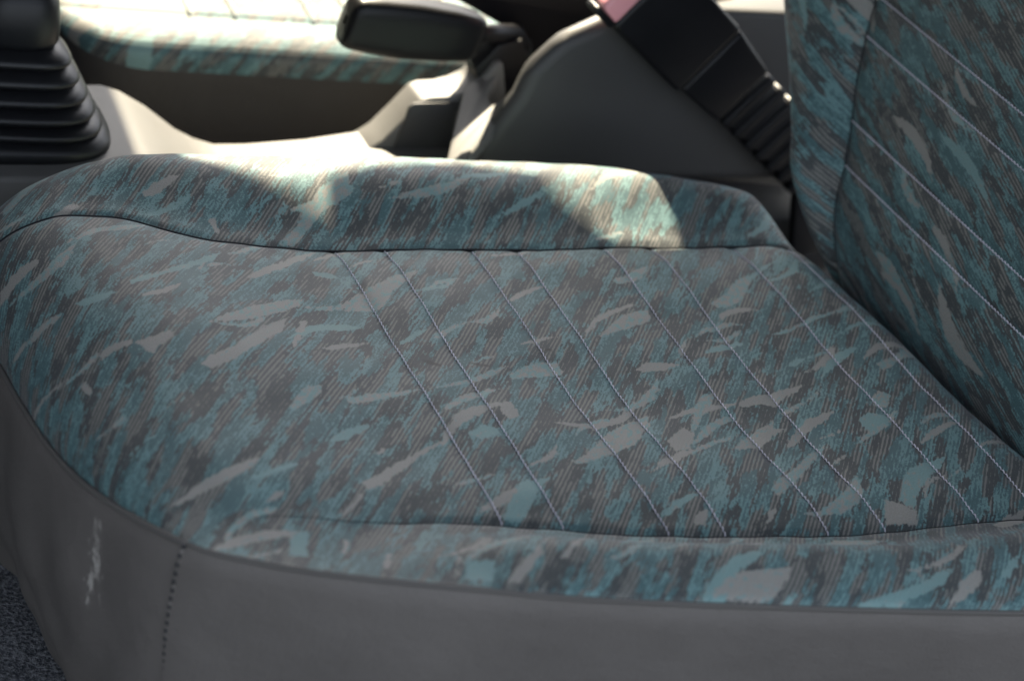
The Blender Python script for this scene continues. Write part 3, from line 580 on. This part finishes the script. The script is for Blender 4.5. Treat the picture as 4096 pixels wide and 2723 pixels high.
for _ in range(6): zs[1:-1] = (zs[:-2]+2*zs[1:-1]+zs[2:])/4
q = np.clip(1-(xs-FX0)/.06, 0, 1); rnd = 1-np.sqrt(np.clip(1-q*q, 0, 1))
Yf = np.repeat(yd[None], len(xs), 0)+(.055*rnd)[:, None]*np.clip((.60-yd)/.1, 0, 1)[None]
Zf = np.repeat(zs[None], len(xs), 0)-(rnd[:, None]*(.04+zs[None]*1.0))
Xf = np.repeat(xs[:, None], len(yd), 1)
FAR_STITCH = [-0.1143, -0.0794, -0.0185, 0.0143, 0.0743, 0.1043]
fl = random_leaves(5, -.22, .4, .45, .95, 110, 30, 18, (.04, .09))
lf, tn = leaf_field(Xf.ravel(), Yf.ravel(), fl)
fpanel = grid('cushion', np.stack([Xf, Yf, Zf], -1), M_FAB, fseat, {'fab': np.stack([Xf+1.3, Yf+np.where(Yf < .53, Zf*.9, -.024), Zf*0], -1), 'leaf': lf.reshape(Xf.shape), 'tint': tn.reshape(Xf.shape)}, False)
for sx in FAR_STITCH:
    yy = np.linspace(.552, .93, 200)
    stitch_row(np.stack([np.full_like(yy, sx), yy, np.interp(yy, yd, zs)+.0012], 1), .0036, .0016, M_PALE, fpanel)
rimx, rimy, rimz = Xf[:, 0], Yf[:, 0], Zf[:, 0]
hh = np.linspace(0, 1, 30)
fr_front = np.stack([np.full(40, xs[0]), np.linspace(.94, Yf[0, 0], 40), np.linspace(Zf[0, -1], Zf[0, 0], 40)], 1)
rimall = np.vstack([fr_front[:-1], np.stack([rimx, rimy, rimz], 1)])
Pk = np.zeros((len(rimall), 30, 3)); Pk[:] = rimall[:, None]
Pk[..., 2] = rimall[:, 2][:, None]+(FLOOR_Z-rimall[:, 2])[:, None]*hh[None]
Pk[..., 1] += .006*hh[None]+.003*np.sin(hh*pi)[None]
grid('skirt', Pk, M_VIN2, fseat, None, False)

# ---------------------------------------------------------------- centre console
console = tag(empty('centre_console', (0, .365, FLOOR_Z)), 'grey plastic centre console running between the two seats', 'console')
YF, YN = .43, .297
prof = [(-.60, FLOOR_Z), (-.60, -.040), (-.30, -.036), (-.246, -.034), (-.208, -.0315), (-.195, -.035), (-.176, -.045), (-.153, -.061), (-.138, -.068), (-.123, -.072), (-.10, -.071), (-.057, -.0655), (-.011, -.056), (.03, -.054), (.068, -.054), (.068, FLOOR_Z)]
prism('body', [(x, YN, z) for x, z in prof], (0, YF-YN, 0), M_PLAS, console, .004, 3)
prism('rear_base', [(.0685, .352, FLOOR_Z), (.0685, .352, -.060), (.40, .352, -.085), (.40, .352, FLOOR_Z)], (0, .06, 0), M_PLAS_SHADE, console, .003, 2)
# raised rail on the far side of the handbrake
rail = [(-.03, -.066), (-.011, -.0515), (.002, -.034), (.012, -.019), (.018, -.0165), (.031, -.0150), (.041, -.0115), (.050, -.006), (.0565, .003), (.062, .013), (.067, .014), (.075, -.01), (.075, -.066)]
prism('rail', [(x, .400, z) for x, z in rail], (0, .031, 0), M_PLAS, console, .0022, 3)
# sloping front face of the handbrake housing with its open slot
prism('shade_panel', [(-0.0041, 0.3975, -0.0653), (0.001, 0.3975, -0.0355), (0.0021, 0.3975, -0.0229), (0.0057, 0.3975, -0.0197), (0.0424, 0.3975, -0.0168), (0.0379, 0.3975, -0.0259), (0.0416, 0.3975, -0.0635)], (0, .002, 0), M_PLAS_SHADE, console, .0006, 2)  # dark inset cut to the outline of the shade on the rail wall
def on_plate(pts, d=0.): return [(p[0]+d*.95, p[1], p[2]-d*.31) for p in pts]
PLATE = [(0.0048, 0.3259, -0.0385), (0.0117, 0.3398, -0.0326), (0.029, 0.3755, -0.0177), (0.0411, 0.4, -0.0073), (0.0574, 0.4109, 0.0028), (0.0668, 0.4153, 0.0084), (0.0674, 0.4039, 0.0068), (0.0598, 0.3952, 0.0014), (0.0534, 0.3886, -0.003), (0.0516, 0.3805, -0.0053), (0.0526, 0.3737, -0.006), (0.0597, 0.3748, -0.0021), (0.0683, 0.3816, 0.0034), (0.0692, 0.3748, 0.0027), (0.0628, 0.3644, -0.0023), (0.0229, 0.3321, -0.0282), (0.0143, 0.3194, -0.0348)]; STRIP = [(0.0655, 0.4236, 0.0092), (0.0911, 0.4399, 0.025), (0.0892, 0.4266, 0.0218), (0.069, 0.4069, 0.0081)]
prism('slot_plate', PLATE, (.004, .001, -.008), M_PLAS, console, .0016, 2)
prism('slot_edge', STRIP, (.004, .001, -.008), M_PLAS, console, .0016, 2)
DOME = [(0.0402, 0.348, -0.054), (0.0356, 0.348, -0.0346), (0.0582, 0.348, 0.0109), (0.0628, 0.348, 0.0317), (0.0812, 0.348, 0.0554), (0.1099, 0.348, 0.0718), (0.1568, 0.348, 0.0847), (0.2128, 0.348, 0.0722), (0.2824, 0.348, 0.0045), (0.3029, 0.348, -0.0448)]
prism('rear_cover', DOME, (0, .020, 0), M_PLAS_SHADE, console, .0095, 5)
prism('slot_shade_block', [(0.049, 0.405, 0.0055), (0.0628, 0.405, 0.0247), (0.08, 0.405, 0.0301), (0.0943, 0.405, 0.0048), (0.0904, 0.405, -0.0246), (0.061, 0.405, -0.026)], (0, .022, 0), M_BLK, console, .002, 2)  # black block standing in for the shade inside the slot
prism('rear_box', [(.20, .415, -.06), (.48, .415, -.06), (.48, .415, .066), (.20, .415, .058)], (0, .055, 0), M_PLAS_SHADE, console, .005, 3)

# ---------------------------------------------------------------- gear lever with rubber bellows
gear = tag(empty('gear_lever', (-.283, .372, -.036)), 'black rubber gear lever gaiter with stacked folds on the console', 'gear lever')
def ring_mesh(name, prof_rz, parent, mat, n=72, p=3.2):
    a = np.linspace(0, 2*pi, n, endpoint=False); c, s = np.cos(a), np.sin(a)
    k = (np.abs(c)**p+np.abs(s)**p)**(-1/p)*(1+.006*np.sin(a*3+prof_rz[0][0]*900))
    P = np.stack([np.stack([-.283+r*k*c, .372+.92*r*k*s, np.full(n, z)], -1) for r, z in prof_rz])
    return grid(name, P, mat, parent, None, True, True)
z = -.0355
ring_mesh('base_flange', [(.03, z), (.0630, z), (.0645, z+.003), (.0635, z+.008), (.057, z+.0115), (.045, z+.012)], gear, M_RUB)
R0 = [.0580, .0525, .0465, .0405, .0345]
zz = z+.0105
for i, r in enumerate(R0):
    h = .0088+.0006*i
    ring_mesh('bellows_fold', [(r-.010, zz-.001), (r-.003, zz+.0005), (r, zz+.0025), (r+.0004, zz+.0045), (r-.0018, zz+.0068), (r-.008, zz+h-.0006), (r-.016, zz+h)], gear, M_RUB)
    zz += h
ring_mesh('collar', [(.018, zz-.002), (.0250, zz), (.0268, zz+.004), (.0262, zz+.016), (.0240, zz+.028), (.0195, zz+.036), (.013, zz+.040), (.006, zz+.041), (.0005, zz+.0412)], gear, M_RUB, p=2.6)
tube('lever_shaft', [(-.283, .372, zz+.038), (-.286, .372, zz+.12)], .006, M_BLK, gear, 12)

# ---------------------------------------------------------------- handbrake
hb = tag(empty('handbrake_lever', (.055, .388, -.02)), 'black handbrake lever with rounded grip above the console', 'handbrake')
def loft(name, secs, mat, parent, n=56, p=4.2, nrm=None):
    """secs: (centre, half width y, half height, axis tilt) stations along x"""
    a = np.linspace(0, 2*pi, n, endpoint=False); c, s = np.cos(a), np.sin(a); k = (np.abs(c)**p+np.abs(s)**p)**(-1/p)
    P = np.stack([np.stack([np.full(n, cx)+hz*k*s*.18, cy+hy*k*c, cz+hz*k*s], -1) for cx, cy, cz, hy, hz in secs])
    o = grid(name, P, mat, parent, None, True, True); return o
sec = []
for tt, hw, hz in [(0, .002, .003), (.002, .0095, .0125), (.02, .0125, .0165), (.06, .0138, .0178), (.2, .0146, .0192), (.45, .0146, .0200), (.75, .0138, .0186), (.92, .0125, .0164), (.97, .0105, .0140), (1., .004, .006)]:
    sec.append((-.062+.100*tt, .388, .0435-.006*tt, hw, hz))
loft('grip', sec, M_GRIP, hb)
tube('shaft', [(.030, .392, .0375), (.055, .404, .034), (.080, .419, .029), (.090, .424, .02), (.10, .424, -.03)], [.0065, .0065, .0065, .0065, .0065], M_BLK, hb, 14)

# ---------------------------------------------------------------- seat belt buckles
def buckle(label, U0, yc, thick, nlo, nhi, lens, root, tipbtn=True):
    u = np.array([.814, 0, -.58]); n_ = np.array([.58, 0, .814])
    r = tag(empty('seat_belt_buckle', root), label, 'belt buckle', 'seat belt buckles')
    def pt(a, b, y): return tuple(u*a+n_*b+np.array([0, y, 0]))
    u0, u1, u2, u3 = lens
    prism('housing', [pt(u0, nlo, yc), pt(u1, nlo, yc), pt(u1, nhi, yc), pt(u0, nhi, yc)], (0, thick, 0), M_BLK, r, .004, 4)
    prism('neck', [pt(u1+.0006, nlo+.003, yc+.001), pt(u2, nlo+.006, yc+.001), pt(u2, nhi-.006, yc+.001), pt(u1+.0006, nhi-.001, yc+.001)], (0, thick-.002, 0), M_BLK, r, .003, 3)
    if tipbtn:
        prism('release_button', [pt(u0-.016, nlo+.004, yc+.0012), pt(u0+.002, nlo+.002, yc+.0012), pt(u0+.002, nhi-.005, yc+.0012), pt(u0-.016, nhi-.007, yc+.0012)], (0, thick-.0024, 0), M_RED, r, .004, 4)
        prism('tip_rim', [pt(u0-.019, nlo-.002, yc+.001), pt(u0+.001, nlo-.002, yc+.001), pt(u0+.001, nlo+.0035, yc+.001), pt(u0-.019, nlo+.0035, yc+.001)], (0, thick-.002, 0), M_BLK, r, .002, 3)
    st = prism('stalk', [pt(u2-.002, nlo+.010, yc+.004), pt(u3, nlo+.012, yc+.004), pt(u3, nhi-.012, yc+.004), pt(u2-.002, nhi-.010, yc+.004)], (0, thick-.008, 0), M_BLK, r, .002, 2)
    k = u2+.004
    while k < u3-.006:
        prism('rib', [pt(k, nlo+.007, yc+.0015), pt(k+.0075, nlo+.0072, yc+.0015), pt(k+.0075, nhi-.0072, yc+.0015), pt(k, nhi-.007, yc+.0015)], (0, thick-.003, 0), M_BLK, st, .0022, 3)
        k += .0145
    return r, pt, u, n_
bk, pt, u_, n_ = buckle('black seat belt buckle with red release button beside the near backrest', 0, .327, .019, .122, .184, (.040, .119, .163, .27), (.27, .336, FLOOR_Z))
prism('anchor_strap', [pt(.255, .14, .331), pt(.34, .07, .331), pt(.36, .09, .331), pt(.27, .165, .331)], (0, .010, 0), M_BLK, bk, .002, 2)
prism('anchor_strap', [(.265, .3305, FLOOR_Z+.001), (.31, .3305, FLOOR_Z+.001), (.345, .3305, -.09), (.30, .3305, -.10)], (0, .0115, 0), M_BLK, bk, .002, 2)
FB = [(0.0312, 0.44, 0.0455), (0.092, 0.44, 0.0189), (0.11, 0.44, -0.004), (0.17, 0.44, 0.031), (0.2638, 0.44, 0.0619), (0.2222, 0.44, 0.0761), (0.0235, 0.44, 0.0502)]
fbk = tag(empty('seat_belt_buckle', (.2, .45, FLOOR_Z)), 'large black buckle block of the far seat behind the handbrake', 'belt buckle', 'seat belt buckles')
prism('housing', FB, (0, .028, 0), M_BLK, fbk, .005, 4)
